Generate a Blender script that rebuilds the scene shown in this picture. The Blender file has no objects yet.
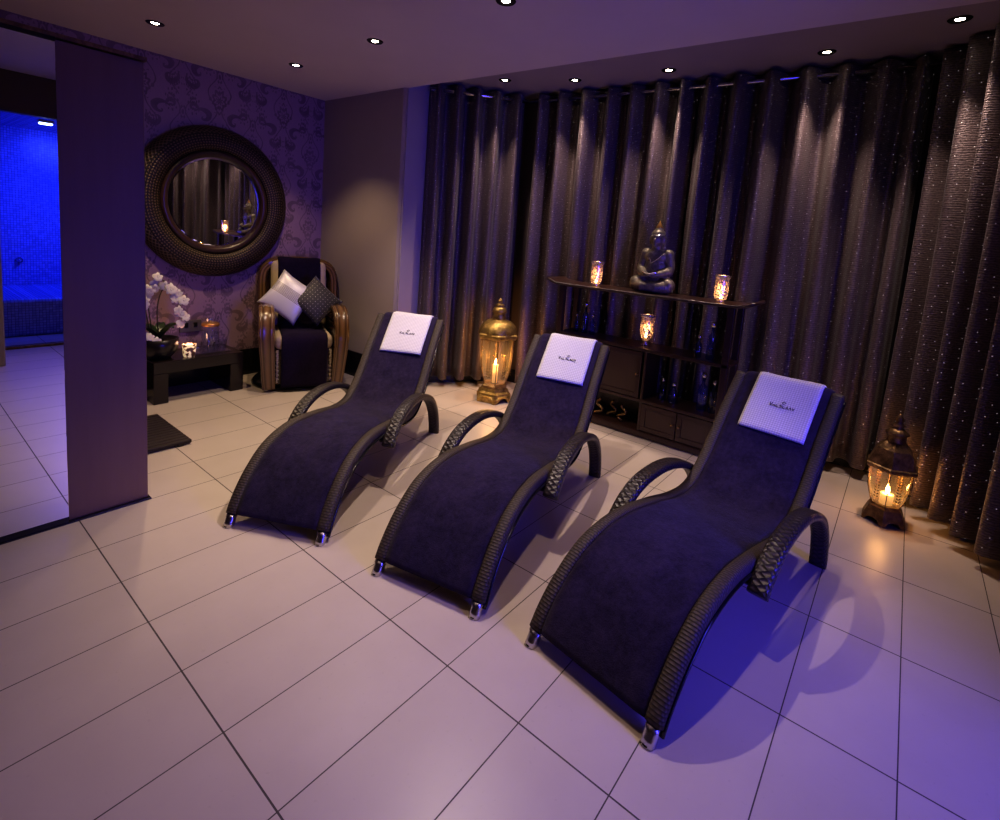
import bpy, bmesh, math, random
from mathutils import Vector, Matrix, noise as mnoise
PI = math.pi
SC = bpy.context.scene
COL = SC.collection
random.seed(7)

# ------------------------------------------------------------------ node helpers
class S:
    """a scalar socket with arithmetic"""
    def __init__(s, g, k): s.g, s.k = g, k
    def _b(s, op, o, r=False): return s.g.math(op, o, s) if r else s.g.math(op, s, o)
    def __add__(s, o): return s._b('ADD', o)
    __radd__ = __add__
    def __sub__(s, o): return s._b('SUBTRACT', o)
    def __rsub__(s, o): return s._b('SUBTRACT', o, True)
    def __mul__(s, o): return s._b('MULTIPLY', o)
    __rmul__ = __mul__
    def __truediv__(s, o): return s._b('DIVIDE', o)
    def __rtruediv__(s, o): return s._b('DIVIDE', o, True)
    def __lt__(s, o): return s._b('LESS_THAN', o)
    def __gt__(s, o): return s._b('GREATER_THAN', o)
    def sin(s): return s.g.math('SINE', s)
    def cos(s): return s.g.math('COSINE', s)
    def abs(s): return s.g.math('ABSOLUTE', s)
    def frac(s): return s.g.math('FRACT', s)
    def floor(s): return s.g.math('FLOOR', s)
    def sqrt(s): return s.g.math('SQRT', s)
    def mx(s, o): return s._b('MAXIMUM', o)
    def mn(s, o): return s._b('MINIMUM', o)

class G:
    def __init__(s, name):
        s.m = bpy.data.materials.new(name); s.m.use_nodes = True
        s.nt = s.m.node_tree; s.nt.nodes.clear()
        s.out = s.nt.nodes.new('ShaderNodeOutputMaterial')
    def new(s, t): return s.nt.nodes.new(t)
    def link(s, a, b): s.nt.links.new(a, b)
    def put(s, v, sock):
        if isinstance(v, S): s.link(v.k, sock)
        elif hasattr(v, 'is_linked') or isinstance(v, bpy.types.NodeSocket): s.link(v, sock)
        elif isinstance(v, (tuple, list)):
            sock.default_value = tuple(v) + (1.0,) * (len(sock.default_value) - len(v))
        else: sock.default_value = v
    def math(s, op, a, b=None):
        n = s.new('ShaderNodeMath'); n.operation = op
        s.put(a, n.inputs[0])
        if b is not None: s.put(b, n.inputs[1])
        return S(s, n.outputs[0])
    def obj(s):
        n = s.new('ShaderNodeTexCoord'); q = s.new('ShaderNodeSeparateXYZ'); s.link(n.outputs['Object'], q.inputs[0])
        return [S(s, q.outputs[i]) for i in range(3)]
    def uv(s):
        n = s.new('ShaderNodeTexCoord'); q = s.new('ShaderNodeSeparateXYZ'); s.link(n.outputs['UV'], q.inputs[0])
        return [S(s, q.outputs[i]) for i in range(2)]
    def vec(s, x, y=0.0, z=0.0):
        n = s.new('ShaderNodeCombineXYZ')
        for i, v in enumerate((x, y, z)): s.put(v, n.inputs[i])
        return n.outputs[0]
    def noise(s, scale, detail=3, vec=None, rough=.55):
        n = s.new('ShaderNodeTexNoise'); n.inputs['Scale'].default_value = scale; n.inputs['Detail'].default_value = detail
        n.inputs['Roughness'].default_value = rough
        if vec is None:
            t = s.new('ShaderNodeTexCoord'); vec = t.outputs['Object']
        s.link(vec, n.inputs['Vector'])
        return S(s, n.outputs['Fac'])
    def mix(s, f, a, b):
        n = s.new('ShaderNodeMix'); n.data_type = 'RGBA'
        s.put(f, n.inputs[0]); s.put(a, n.inputs[6]); s.put(b, n.inputs[7])
        return n.outputs[2]
    def bump(s, h, strength=.3, dist=.005):
        n = s.new('ShaderNodeBump'); n.inputs['Strength'].default_value = strength; n.inputs['Distance'].default_value = dist
        s.put(h, n.inputs['Height']); return n.outputs[0]
    def bsdf(s, col, rough=.5, metal=0.0, bump=None, **kw):
        n = s.new('ShaderNodeBsdfPrincipled')
        s.put(col, n.inputs['Base Color']); s.put(rough, n.inputs['Roughness']); s.put(metal, n.inputs['Metallic'])
        if bump is not None: s.link(bump, n.inputs['Normal'])
        for k, v in kw.items(): s.put(v, n.inputs[k.replace('_', ' ')])
        s.link(n.outputs[0], s.out.inputs[0]); return n

def plain(name, col, rough=.5, metal=0.0, var=.12, scale=18, bump=.0, **kw):
    g = G(name); n = g.noise(scale)
    d = tuple(c * (1 - var) for c in col); l = tuple(min(1, c * (1 + var)) for c in col)
    b = g.bump(g.noise(scale * 4), bump, .004) if bump else None
    g.bsdf(g.mix(n, d, l), rough, metal, b, **kw); return g.m

def emit(name, col, strength):
    g = G(name); e = g.new('ShaderNodeEmission'); n = g.noise(20)
    g.put(g.mix(n, tuple(c * .9 for c in col), col), e.inputs[0]); e.inputs[1].default_value = strength
    g.link(e.outputs[0], g.out.inputs[0]); return g.m

def thin_glass(name, tint, gloss=.15, rough=.02, speck=None, haze=0.0):
    """pane of thin glass: tinted transparency with a fresnel-weighted reflection"""
    g = G(name)
    t = g.new('ShaderNodeBsdfTransparent'); g.put(tint, t.inputs[0])
    r = g.new('ShaderNodeBsdfGlossy'); g.put((1, 1, 1), r.inputs[0]); r.inputs['Roughness'].default_value = rough
    f = g.new('ShaderNodeLayerWeight'); f.inputs[0].default_value = .5
    fc = g.math('POWER', S(g, f.outputs['Facing']), 3.0) * .75 + gloss * .25
    m = g.new('ShaderNodeMixShader'); g.put(fc, m.inputs[0]); g.link(t.outputs[0], m.inputs[1]); g.link(r.outputs[0], m.inputs[2])
    last = m.outputs[0]
    if haze:
        tl = g.new('ShaderNodeBsdfTranslucent'); g.put(tint, tl.inputs[0]); m3 = g.new('ShaderNodeMixShader'); m3.inputs[0].default_value = haze
        g.link(last, m3.inputs[1]); g.link(tl.outputs[0], m3.inputs[2]); last = m3.outputs[0]
    if speck:
        sc, thr, col = speck
        n = g.noise(sc, 2); k = n > thr
        p = g.new('ShaderNodeBsdfPrincipled'); g.put(col, p.inputs['Base Color']); p.inputs['Metallic'].default_value = .8; p.inputs['Roughness'].default_value = .3
        p.inputs['Emission Color'].default_value = tuple(col) + (1,); p.inputs['Emission Strength'].default_value = .0
        m2 = g.new('ShaderNodeMixShader'); g.put(k, m2.inputs[0]); g.link(last, m2.inputs[1]); g.link(p.outputs[0], m2.inputs[2]); last = m2.outputs[0]
    g.link(last, g.out.inputs[0]); return g.m

# ------------------------------------------------------------------ materials
def mat_floor():
    g = G('cream_floor_tiles'); x, y, z = g.obj()
    u = ((x - .5804) / .5958); v = ((y - 2.5408) / .3003)
    fu = (u.frac() - .5).abs(); fv = (v.frac() - .5).abs()
    gr = ((fu > .5 - .0042).mx(fv > .5 - .0062))
    tid = g.math('SINE', u.floor() * 12.9 + v.floor() * 78.2) * 43758.5
    tone = tid.frac()
    n = g.noise(5, 6); n2 = g.noise(60, 3)
    base = g.mix(n, (.50, .42, .36), (.59, .505, .445)); base = g.mix(tone * .25, base, (.45, .38, .335))
    base = g.mix((n2 > .68) * .12, base, (.30, .24, .20))
    col = g.mix(gr, base, (.075, .06, .055))
    h = 1.0 - gr
    g.bsdf(col, g.math('ADD', gr * .4, n * .10 + .30), 0, g.bump(h + n2 * .05, .35, .002))
    return g.m

def mat_damask():
    g = G('damask_wallpaper'); x, y, z = g.obj()
    PX, PZ = .56, .68
    wx = g.noise(7, 2) * .03 - .015; wz = g.noise(6, 2, g.vec(z, x, y)) * .03 - .015
    x, z = x + wx, z + wz
    def motif(ox, oz):
        u = ((x + ox) / PX).frac() - .5; v = ((z + oz) / PZ).frac() - .5
        a = (u * PX).abs(); b = v * PZ
        def rr(cx, cz, sx, sz):
            p = (a - cx) / sx; q = (b - cz) / sz
            return (p * p + q * q).sqrt(), g.math('ARCTAN2', q, p)
        def volute(cx, cz, sz, ph, tw):
            r, t = rr(cx, cz, sz, sz)
            return ((t + g.math('LOGARITHM', r + .03, 2.718) * tw + ph).sin() > .45) * (r < 1.0)
        r, t = rr(0, .02, .085, .125)
        flower = (r < ((t * 12).cos() * .12 + (t * 5).cos() * .10 + .80)) * ((r * 15 + (t * 9).cos() * 1.6).sin() > -.2)
        r5, t5 = rr(.05, -.235, .05, .08); leaf = (r5 < ((t5 * 9).cos() * .25 + .75)) * ((r5 * 15 + (t5 * 6).cos()).sin() > -.1)
        r6, t6 = rr(.0, .21, .035, .075); bud = (r6 < ((t6 * 6).cos() * .25 + .75)) * ((r6 * 13).sin() > -.2)
        r7, t7 = rr(.2, -.05, .05, .095); fern = (r7 < ((t7 * 9).cos() * .28 + .72)) * ((r7 * 16 + (t7 * 4).cos()).sin() > -.1)
        stem = (a - ((b * 21).sin() * .035 + .055)).abs() < .0045
        out = flower
        for k in (leaf, bud, fern, stem, volute(.125, -.14, .075, 0, 2.2), volute(.19, .13, .07, 2.0, -2.2), volute(.075, .255, .05, 1.0, 2.0)): out = out.mx(k)
        return out
    k = motif(0, 0).mx(motif(PX / 2, PZ / 2) * .9)
    wv = g.noise(9, 4); fib = g.noise(1, 3, g.vec(x * 220, y, z * 30))
    k = k * (wv * .8 + .30)
    ground = g.mix(fib, (.27, .165, .215), (.34, .215, .27))
    fig = g.mix(fib, (.085, .05, .07), (.12, .075, .10))
    col = g.mix(k, ground, fig)
    g.bsdf(col, g.math('SUBTRACT', .55, k * .12), 0, g.bump(k * .6 + fib * .3, .18, .002)); return g.m

def mat_curtain():
    g = G('sequinned_curtain_cloth'); u, v = g.uv()
    # rows of small woven ridges and scattered sequins
    wv = g.noise(1, 2, g.vec(u * 22, v * 30, 3.0)); row = (v / .013 + wv * 1.6).frac(); cell = g.noise(1, 3, g.vec(u * 75, v * 95, 0))
    ridge = ((row - .5).abs() * 1.5 + cell * 2.0 - .25)
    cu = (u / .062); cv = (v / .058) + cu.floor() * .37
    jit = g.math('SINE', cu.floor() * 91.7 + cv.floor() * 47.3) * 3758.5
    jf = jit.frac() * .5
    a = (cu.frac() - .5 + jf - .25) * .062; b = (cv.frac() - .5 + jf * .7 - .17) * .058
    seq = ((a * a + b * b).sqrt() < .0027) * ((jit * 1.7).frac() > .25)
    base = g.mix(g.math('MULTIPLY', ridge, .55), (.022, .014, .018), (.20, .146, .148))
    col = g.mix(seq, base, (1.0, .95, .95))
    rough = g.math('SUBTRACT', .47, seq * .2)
    g.bsdf(col, rough, seq * .3 + .25, g.bump(ridge, .5, .004), Sheen_Weight=.15, Sheen_Roughness=.4, Emission_Color=(1.0, .9, .95), Emission_Strength=seq * .16); return g.m  # sequins get a faint emission: painted sparkle, not a light source

def mat_rib_weave():     # rail: ribs across the length
    g = G('ribbed_brown_wicker'); u, v = g.uv()
    k = u / .0115
    rib = (k * PI).sin().abs().sqrt(); par = (k.floor() * .5).frac() * 2.0
    st = (v * (2 * PI * 10)).sin() * (par * 2.0 - 1.0) * .5 + .5
    h = rib * (st * .35 + .65)
    n = g.noise(40, 2)
    col = g.mix(h, (.003, .0025, .003), (.105, .08, .06)); col = g.mix(n * .25, col, (.03, .022, .022))
    g.bsdf(col, .55, 0, g.bump(h, .6, .004), Specular_IOR_Level=.3); return g.m

def mat_basket():        # arms: diagonal basket weave
    g = G('basket_brown_wicker'); u, v = g.uv()
    p = u / .026 + v * 9; q = u / .026 - v * 9
    a = ((p * PI).sin()).abs(); b = ((q * PI).sin()).abs()
    par = ((p.floor() + q.floor()) * .5).frac() * 2.0
    h = (a * par + b * (1.0 - par)) * (a.mn(b) * .5 + .5)
    col = g.mix(h, (.004, .003, .004), (.058, .043, .036))
    g.bsdf(col, .40, 0, g.bump(h, .7, .004)); return g.m

def mat_towel(name, c, c2, scale=260, sheen=.5, wr=.3):
    g = G(name); n = g.noise(scale, 2); w = g.noise(8, 6, rough=.7); w2 = g.noise(45, 4, rough=.65)
    k = g.math('MULTIPLY', w * 1.1 + w2 * .7 + n * .5 - .70, 1.15); k.k.node.use_clamp = True
    g.bsdf(g.mix(k, c, c2), .95, 0, g.bump(n * .5 + w2 * .8 + w * wr * 2, .6, .005), Sheen_Weight=sheen, Sheen_Roughness=.5, Specular_IOR_Level=.1); return g.m

def mat_waffle():
    g = G('white_waffle_towel'); u, v = g.uv()
    h = ((u + v) * (PI / .0115)).sin() * ((u - v) * (PI / .0115)).sin()
    k = h * .5 + .5
    g.bsdf(g.mix(k, (.54, .50, .55), (.86, .83, .85)), .9, 0, g.bump(k, .6, .003), Sheen_Weight=.2); return g.m

def mat_wood(name, a, b, axis=2, rough=.4, freq=28):
    g = G(name); c = g.obj(); s = [freq] * 3; s[axis] = 1.2
    vec = g.vec(c[0] * s[0], c[1] * s[1], c[2] * s[2])
    n = g.noise(1, 5, vec, .6); m = g.noise(.35, 2, vec)
    g.bsdf(g.mix(n * .7 + m * .35, a, b), rough, 0, g.bump(n, .08, .002)); return g.m

def mat_rattan():
    g = G('bundled_cane'); u, v = g.uv()
    h = (v * (2 * PI * 7)).sin().abs(); n = g.noise(14, 3)
    col = g.mix(h, (.035, .016, .008), (.21, .115, .05)); col = g.mix(n * .5, col, (.10, .05, .024))
    g.bsdf(col, .22, 0, g.bump(h, .5, .006), Coat_Weight=.5); return g.m

def mat_lattice_frame():
    g = G('bronze_lattice_frame'); u, v = g.uv()   # u 0..1 around, v 0..1 from inner to outer
    a = u * (2 * PI * 46)
    out = 1.0 - ((a + v * 36).sin() * (a - v * 36).sin()).abs().sqrt()
    inn = ((a * 3 + (v * 60).sin()).sin() * .5 + .5) * ((v * 95).sin() * .5 + .5)
    sel = v > .60
    h = out * sel + inn * (1.0 - sel)
    col = g.mix(h, (.010, .007, .006), (.16, .105, .062))
    g.bsdf(col, .42, .45, g.bump(h, .6, .005)); return g.m

def mat_stripe():
    g = G('silver_striped_satin'); u, v = g.uv()
    st = ((v / .028).frac() > .5) * (v > .42) * (v < .68)
    blue = (v < .42)
    n = g.noise(60, 2)
    col = g.mix(st, (.62, .58, .60), (.16, .13, .15)); col = g.mix(blue * .35, col, (.40, .38, .50))
    g.bsdf(col, .38, .15, g.bump(n, .1, .003), Sheen_Weight=.3); return g.m

def mat_dark_cushion():
    g = G('dark_beaded_cloth'); u, v = g.uv()
    a = (u / .09).frac() - .5; b = (v / .09).frac() - .5
    d = (a * a + b * b).sqrt() < .075
    n = g.noise(90, 2)
    col = g.mix(n, (.014, .010, .012), (.036, .027, .030)); col = g.mix(d, col, (.75, .7, .6))
    g.bsdf(col, .6, d * .6, g.bump(n, .3, .003), Sheen_Weight=.3); return g.m

def mat_mosaic():
    g = G('blue_mosaic_tiles'); x, y, z = g.obj()
    s = .028
    gr = (((x / s).frac() - .5).abs() > .44).mx(((z / s).frac() - .5).abs() > .44).mx(((y / s).frac() - .5).abs() > .47)
    t = (g.math('SINE', (x / s).floor() * 12.9 + (z / s).floor() * 78.2) * 4375.5).frac()
    g.bsdf(g.mix(gr, g.mix(t, (.14, .20, .55), (.24, .32, .75)), (.05, .06, .2)), .25, 0, g.bump(1.0 - gr, .3, .003)); return g.m

def mat_gold(name, a, b, rough=.38, metal=.75):
    g = G(name); n = g.noise(22, 5, rough=.7); k = g.noise(70, 2)
    col = g.mix(g.math('MULTIPLY', n * n, 2.0), a, b)
    g.bsdf(col, rough, metal, g.bump(k + n, .5, .006)); return g.m

M = dict(
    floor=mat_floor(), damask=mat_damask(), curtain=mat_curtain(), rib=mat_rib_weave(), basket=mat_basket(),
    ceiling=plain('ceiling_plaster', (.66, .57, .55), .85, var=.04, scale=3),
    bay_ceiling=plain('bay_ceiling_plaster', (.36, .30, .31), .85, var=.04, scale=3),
    taupe=plain('taupe_wall_paint', (.36, .295, .25), .7, var=.05, scale=4),
    darkwall=plain('dark_wall_paint', (.10, .075, .08), .7, var=.05, scale=4),
    white_wall=plain('reveal_paint', (.36, .31, .33), .7, var=.05, scale=4),
    gloss_black=plain('black_gloss_skirting', (.010, .009, .010), .22, var=.2),
    navy=mat_towel('navy_towelling', (.007, .0045, .014), (.044, .030, .074), sheen=.10),
    throw=mat_towel('dark_violet_towelling', (.006, .003, .013), (.020, .011, .036), wr=.15, sheen=.04),
    waffle=mat_waffle(), ink=plain('grey_embroidery', (.05, .04, .09), .8),
    chrome=plain('brushed_steel', (.62, .60, .62), .25, 1.0, var=.1),
    wood_panel=mat_wood('veneer_panel', (.19, .105, .088), (.28, .168, .142), 2, .45, 16),
    darkwood=mat_wood('dark_stained_wood', (.020, .009, .008), (.055, .026, .020), 1, .3, 22),
    doorwood=mat_wood('dark_door_wood', (.030, .016, .011), (.070, .038, .025), 2, .38, 26),
    black_table=mat_wood('espresso_table', (.008, .006, .006), (.022, .015, .014), 0, .18, 26),
    mat_slat=mat_wood('dark_mat_slats', (.010, .006, .006), (.030, .017, .015), 0, .5, 30),
    rattan=mat_rattan(), lattice=mat_lattice_frame(), stripe=mat_stripe(), beaded=mat_dark_cushion(),
    cream=plain('cream_upholstery', (.50, .39, .26), .75, bump=.2),
    mosaic=mat_mosaic(), gold=mat_gold('aged_gold', (.075, .040, .010), (.75, .50, .15)),
    bronze=mat_gold('dark_bronze', (.035, .022, .010), (.42, .26, .11), .40),
    stone_green=mat_gold('dark_patina', (.055, .046, .030), (.36, .31, .20), .36, .3),
    silver=plain('silver_trim', (.85, .82, .78), .2, .9), goldleaf=plain('gold_leaf', (.75, .42, .12), .3, .9),
    lantern_glass=thin_glass('amber_lantern_glass', (1.0, .80, .52), .5, .06, None, .05),
    clear=thin_glass('clear_glass', (.93, .94, .98), .22, .02),
    blue_glass=thin_glass('blue_bottle_glass', (.35, .40, .85), .30, .03),
    mercury=thin_glass('speckled_mercury_glass', (1.0, .80, .66), .35, .08, (95, .50, (.85, .66, .58)), .15),
    candle=None, flame=emit('candle_flame', (1.0, .70, .32), 45), lamp=emit('downlight_lamp', (1.0, .86, .66), 38),
    bluelamp=emit('blue_lamp', (.35, .5, 1.0), 14),
    petal=plain('white_orchid_petal', (.78, .70, .60), .6, var=.08, Subsurface_Weight=.1),
    leaf=plain('orchid_leaf', (.022, .045, .016), .35, var=.3), stem=plain('orchid_stem', (.06, .05, .02), .6),
    pot=plain('black_bowl', (.016, .012, .013), .28), soil=plain('bark_soil', (.05, .03, .018), .9, var=.5, scale=60, bump=.6),
    socket=plain('socket_plate', (.10, .085, .095), .35), amber=plain('copper_lid', (.62, .30, .10), .3, .7),
    water=thin_glass('water', (.86, .90, .98), .12, .01),
)
def mat_candle():
    g = G('lit_candle_wax'); x, y, z = g.obj(); n = g.noise(30)
    g.bsdf(g.mix(n, (.80, .58, .36), (.9, .70, .46)), .6, 0, None, Emission_Color=(1.0, .58, .24), Emission_Strength=.45); return g.m
M['candle'] = mat_candle()
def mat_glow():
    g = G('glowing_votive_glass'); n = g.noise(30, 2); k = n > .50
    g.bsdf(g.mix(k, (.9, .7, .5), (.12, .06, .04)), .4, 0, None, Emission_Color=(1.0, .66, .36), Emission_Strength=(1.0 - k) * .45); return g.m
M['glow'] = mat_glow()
def mat_mirror():
    g = G('mirror_silver'); n = g.noise(2)
    g.bsdf(g.mix(n, (.86, .86, .88), (.90, .90, .92)), .005, 1.0); return g.m
M['mirror'] = mat_mirror()

# ------------------------------------------------------------------ mesh helpers
def link(o, parent=None):
    COL.objects.link(o)
    if parent is not None: o.parent = parent
    return o

def mesh(name, verts, faces, m, parent=None, uv=None, smooth=True, loc=None):
    me = bpy.data.meshes.new(name); me.from_pydata([tuple(v) for v in verts], [], faces); me.update()
    if uv is not None:
        l = me.uv_layers.new(name='UVMap')
        for p in me.polygons:
            for li in p.loop_indices: l.data[li].uv = uv[me.loops[li].vertex_index]
    if smooth:
        for p in me.polygons: p.use_smooth = True
    me.materials.append(m)
    o = bpy.data.objects.new(name, me); link(o, parent)
    if loc is not None: o.location = loc
    return o

def frombm(name, bm, m, parent=None, smooth=False, loc=None):
    bmesh.ops.recalc_face_normals(bm, faces=bm.faces)
    me = bpy.data.meshes.new(name); bm.to_mesh(me); bm.free()
    if smooth:
        for p in me.polygons: p.use_smooth = True
    me.materials.append(m); o = bpy.data.objects.new(name, me); link(o, parent)
    if loc is not None: o.location = loc
    return o

def add_box(bm, x0, x1, y0, y1, z0, z1, bev=0.0, seg=2):
    vs = [bm.verts.new((x, y, z)) for x in (x0, x1) for y in (y0, y1) for z in (z0, z1)]
    q = [(0, 1, 3, 2), (4, 6, 7, 5), (0, 4, 5, 1), (2, 3, 7, 6), (0, 2, 6, 4), (1, 5, 7, 3)]
    fs = [bm.faces.new([vs[i] for i in f]) for f in q]
    if bev > 0:
        es = list({e for f in fs for e in f.edges})
        bmesh.ops.bevel(bm, geom=es, offset=bev, segments=seg, affect='EDGES', profile=.5)

def box(name, m, x0, x1, y0, y1, z0, z1, parent=None, bev=.004, seg=2):
    bm = bmesh.new(); add_box(bm, min(x0, x1), max(x0, x1), min(y0, y1), max(y0, y1), min(z0, z1), max(z0, z1), bev, seg)
    return frombm(name, bm, m, parent)

def boxes(name, m, lst, parent=None, bev=.003):
    bm = bmesh.new()
    for b in lst: add_box(bm, *b, bev)
    return frombm(name, bm, m, parent)

def lathe(name, prof, m, parent=None, n=24, smooth=True, loc=None, phase=0.0, closed=False, arc=2 * PI):
    """prof: list of (r, z)"""
    vs, fs, uv = [], [], []
    full = abs(arc - 2 * PI) < 1e-6; cols = n + 1
    acc = 0
    for i, (r, z) in enumerate(prof):
        if i: acc += math.hypot(r - prof[i-1][0], z - prof[i-1][1])
        for k in range(cols):
            a = phase + arc * k / n; vs.append((r * math.cos(a), r * math.sin(a), z)); uv.append((k / n, acc))
    for i in range(len(prof) - 1):
        for k in range(n):
            a = i * cols + k; fs.append((a, a + 1, a + cols + 1, a + cols))
    o = mesh(name, vs, fs, m, parent, uv, smooth, loc)
    bm = bmesh.new(); bm.from_mesh(o.data); bmesh.ops.remove_doubles(bm, verts=bm.verts, dist=1e-5); bmesh.ops.recalc_face_normals(bm, faces=bm.faces); bm.to_mesh(o.data); bm.free()
    return o

def catmull(pts, n):
    pts = [Vector(p) for p in pts]; P = [pts[0] * 2 - pts[1]] + pts + [pts[-1] * 2 - pts[-2]]
    out = []
    for i in range(1, len(P) - 2):
        for k in range(12):
            t = k / 12; a, b, c, d = P[i-1], P[i], P[i+1], P[i+2]
            out.append(.5 * ((2 * b) + (c - a) * t + (2 * a - 5 * b + 4 * c - d) * t * t + (3 * b - a - 3 * c + d) * t ** 3))
    out.append(P[-2]); return resample(out, n)

def resample(pts, n):
    L = [0]
    for a, b in zip(pts, pts[1:]): L.append(L[-1] + (b - a).length)
    out = []; j = 0
    for k in range(n):
        s = L[-1] * k / (n - 1)
        while j < len(L) - 2 and L[j + 1] < s: j += 1
        t = (s - L[j]) / max(1e-9, L[j + 1] - L[j]); out.append(pts[j].lerp(pts[j + 1], min(1, max(0, t))))
    return out

def superell(w, h, n=16, p=3.0):
    out = []
    for k in range(n):
        a = 2 * PI * k / n; c, s = math.cos(a), math.sin(a)
        out.append((w / 2 * math.copysign(abs(c) ** (2 / p), c), h / 2 * math.copysign(abs(s) ** (2 / p), s)))
    return out

def sweep(name, path, side, sect, m, parent=None, cap=True, scale=None):
    """sweep a closed section (a along `side`, b along the normal) on path"""
    side = Vector(side).normalized(); n = len(sect); vs, uv, fs = [], [], []
    acc = 0
    for i, p in enumerate(path):
        if i: acc += (p - path[i-1]).length
        t = (path[min(i + 1, len(path) - 1)] - path[max(i - 1, 0)]).normalized(); nn = side.cross(t).normalized()
        sd = t.cross(nn)
        k = scale(i / (len(path) - 1)) if scale else 1.0
        for j in range(n + 1):
            a, b = sect[j % n]; vs.append(p + sd * a * k + nn * b * k); uv.append((acc, j / n))
    w = n + 1
    for i in range(len(path) - 1):
        for j in range(n): fs.append((i * w + j, i * w + j + 1, (i + 1) * w + j + 1, (i + 1) * w + j))
    if cap:
        fs.append(tuple(range(n - 1, -1, -1))); b = (len(path) - 1) * w; fs.append(tuple(b + j for j in range(n)))
    return mesh(name, vs, fs, m, parent, uv)

def tube(name, path, r, m, parent=None, n=10):
    path = [Vector(p) for p in path]; vs, uv, fs = [], [], []
    ref = Vector((0, 0, 1)); acc = 0
    for i, p in enumerate(path):
        if i: acc += (p - path[i-1]).length
        t = (path[min(i + 1, len(path) - 1)] - path[max(i - 1, 0)]).normalized()
        q = ref if abs(t.dot(ref)) < .95 else Vector((1, 0, 0))
        a = t.cross(q).normalized(); b = t.cross(a)
        rr = r(i / (len(path) - 1)) if callable(r) else r
        for j in range(n + 1):
            an = 2 * PI * j / n; vs.append(p + a * rr * math.cos(an) + b * rr * math.sin(an)); uv.append((acc, j / n))
    w = n + 1
    for i in range(len(path) - 1):
        for j in range(n): fs.append((i * w + j, i * w + j + 1, (i + 1) * w + j + 1, (i + 1) * w + j))
    fs.append(tuple(range(n - 1, -1, -1))); b = (len(path) - 1) * w; fs.append(tuple(b + j for j in range(n)))
    return mesh(name, vs, fs, m, parent, uv)

def strip(name, path, side, v0, v1, m, parent=None, off=0.0, thick=.012, nv=14, wob=None, edge=.0):
    """cloth strip following a path (sheet of thickness) between lateral offsets v0..v1"""
    side = Vector(side).normalized(); top, bot, uv = [], [], []
    acc = 0; N = len(path); ww = nv + 1
    for i, p in enumerate(path):
        if i: acc += (p - path[i-1]).length
        t = (path[min(i + 1, N - 1)] - path[max(i - 1, 0)]).normalized(); nn = side.cross(t).normalized()
        for j in range(ww):
            f = j / nv; v = v0 + (v1 - v0) * f
            d = wob(acc, v) if wob else 0.0
            ed = edge * (max(0, abs(2 * f - 1) - .86) / .14) ** 2
            top.append(p + side * v + nn * (off + thick + d - ed)); bot.append(p + side * v + nn * (off + d - ed)); uv.append((acc, v))
    nT = len(top); vs = top + bot; uv = uv + uv; fs = []
    for i in range(N - 1):
        for j in range(nv):
            a = i * ww + j; fs.append((a, a + 1, a + ww + 1, a + ww)); fs.append((nT + a, nT + a + ww, nT + a + ww + 1, nT + a + 1))
    for i in range(N - 1):
        for j in (0, nv):
            a = i * ww + j; fs.append((a, a + ww, nT + a + ww, nT + a) if j == 0 else (a, nT + a, nT + a + ww, a + ww))
    for j in range(nv):
        a = j; fs.append((a, nT + a, nT + a + 1, a + 1)); a = (N - 1) * ww + j; fs.append((a, a + 1, nT + a + 1, nT + a))
    return mesh(name, vs, fs, m, parent, uv)

def prism(name, poly, z0, z1, m, parent=None):
    n = len(poly); vs = [(x, y, z0) for x, y in poly] + [(x, y, z1) for x, y in poly]
    fs = [tuple(range(n - 1, -1, -1)), tuple(range(n, 2 * n))] + [(i, (i + 1) % n, n + (i + 1) % n, n + i) for i in range(n)]
    o = mesh(name, vs, fs, m, parent, None, False)
    bm = bmesh.new(); bm.from_mesh(o.data); bmesh.ops.recalc_face_normals(bm, faces=bm.faces); bm.to_mesh(o.data); bm.free()
    return o

# ------------------------------------------------------------------ naming helpers
def thing(name, label, cat, loc=(0, 0, 0), rz=0.0, group=None):
    o = bpy.data.objects.new(name, None); o.empty_display_size = .1; link(o)
    o.location = loc; o.rotation_euler = (0, 0, rz); return tag(o, label, cat, group)
def tag(o, label, cat, group=None):
    o['label'] = label; o['category'] = cat
    if group: o['group'] = group
    return o
def struct(o): o['kind'] = 'structure'; return o
def dup(root, loc, rz, label):
    r = root.copy(); link(r); r.location = loc; r.rotation_euler = (0, 0, rz); r['label'] = label
    for ch in list(root.children):
        c = ch.copy(); link(c, r)
        for gch in list(ch.children):
            d = gch.copy(); link(d, c)
    return r

# ------------------------------------------------------------------ room shell
W1Y = 4.70; CZ = 2.64; BZ = 2.76; BACK = -1.06; XL = -1.7
A = Vector((3.215, 3.49)); B = Vector((3.93, 2.92)); Cc = Vector((4.20, .0)); D = Vector((3.05, -.74))   # bay curtain line
struct(box('floor', M['floor'], XL, 4.7, -2.9, 4.9, -.08, 0, bev=0))
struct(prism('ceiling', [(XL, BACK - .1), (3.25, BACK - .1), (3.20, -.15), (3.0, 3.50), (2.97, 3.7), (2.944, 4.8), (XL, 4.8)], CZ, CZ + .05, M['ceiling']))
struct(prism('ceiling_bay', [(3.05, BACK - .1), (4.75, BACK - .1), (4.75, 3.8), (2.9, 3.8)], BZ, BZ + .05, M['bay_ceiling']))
struct(box('wall_back', M['damask'], XL, 3.05, W1Y, W1Y + .1, 0, CZ + .02, bev=0))
struct(prism('wall_right', [(2.944, 4.78), (2.972, 3.56), (2.985, 3.535), (3.01, 3.525), (3.34, 3.57), (3.34, 4.78)], 0, BZ + .02, M['taupe']))
struct(prism('trim_reveal', [(2.99, 3.516), (3.30, 3.555), (3.30, 3.575), (2.99, 3.53)], 0, BZ, M['white_wall']))
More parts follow.
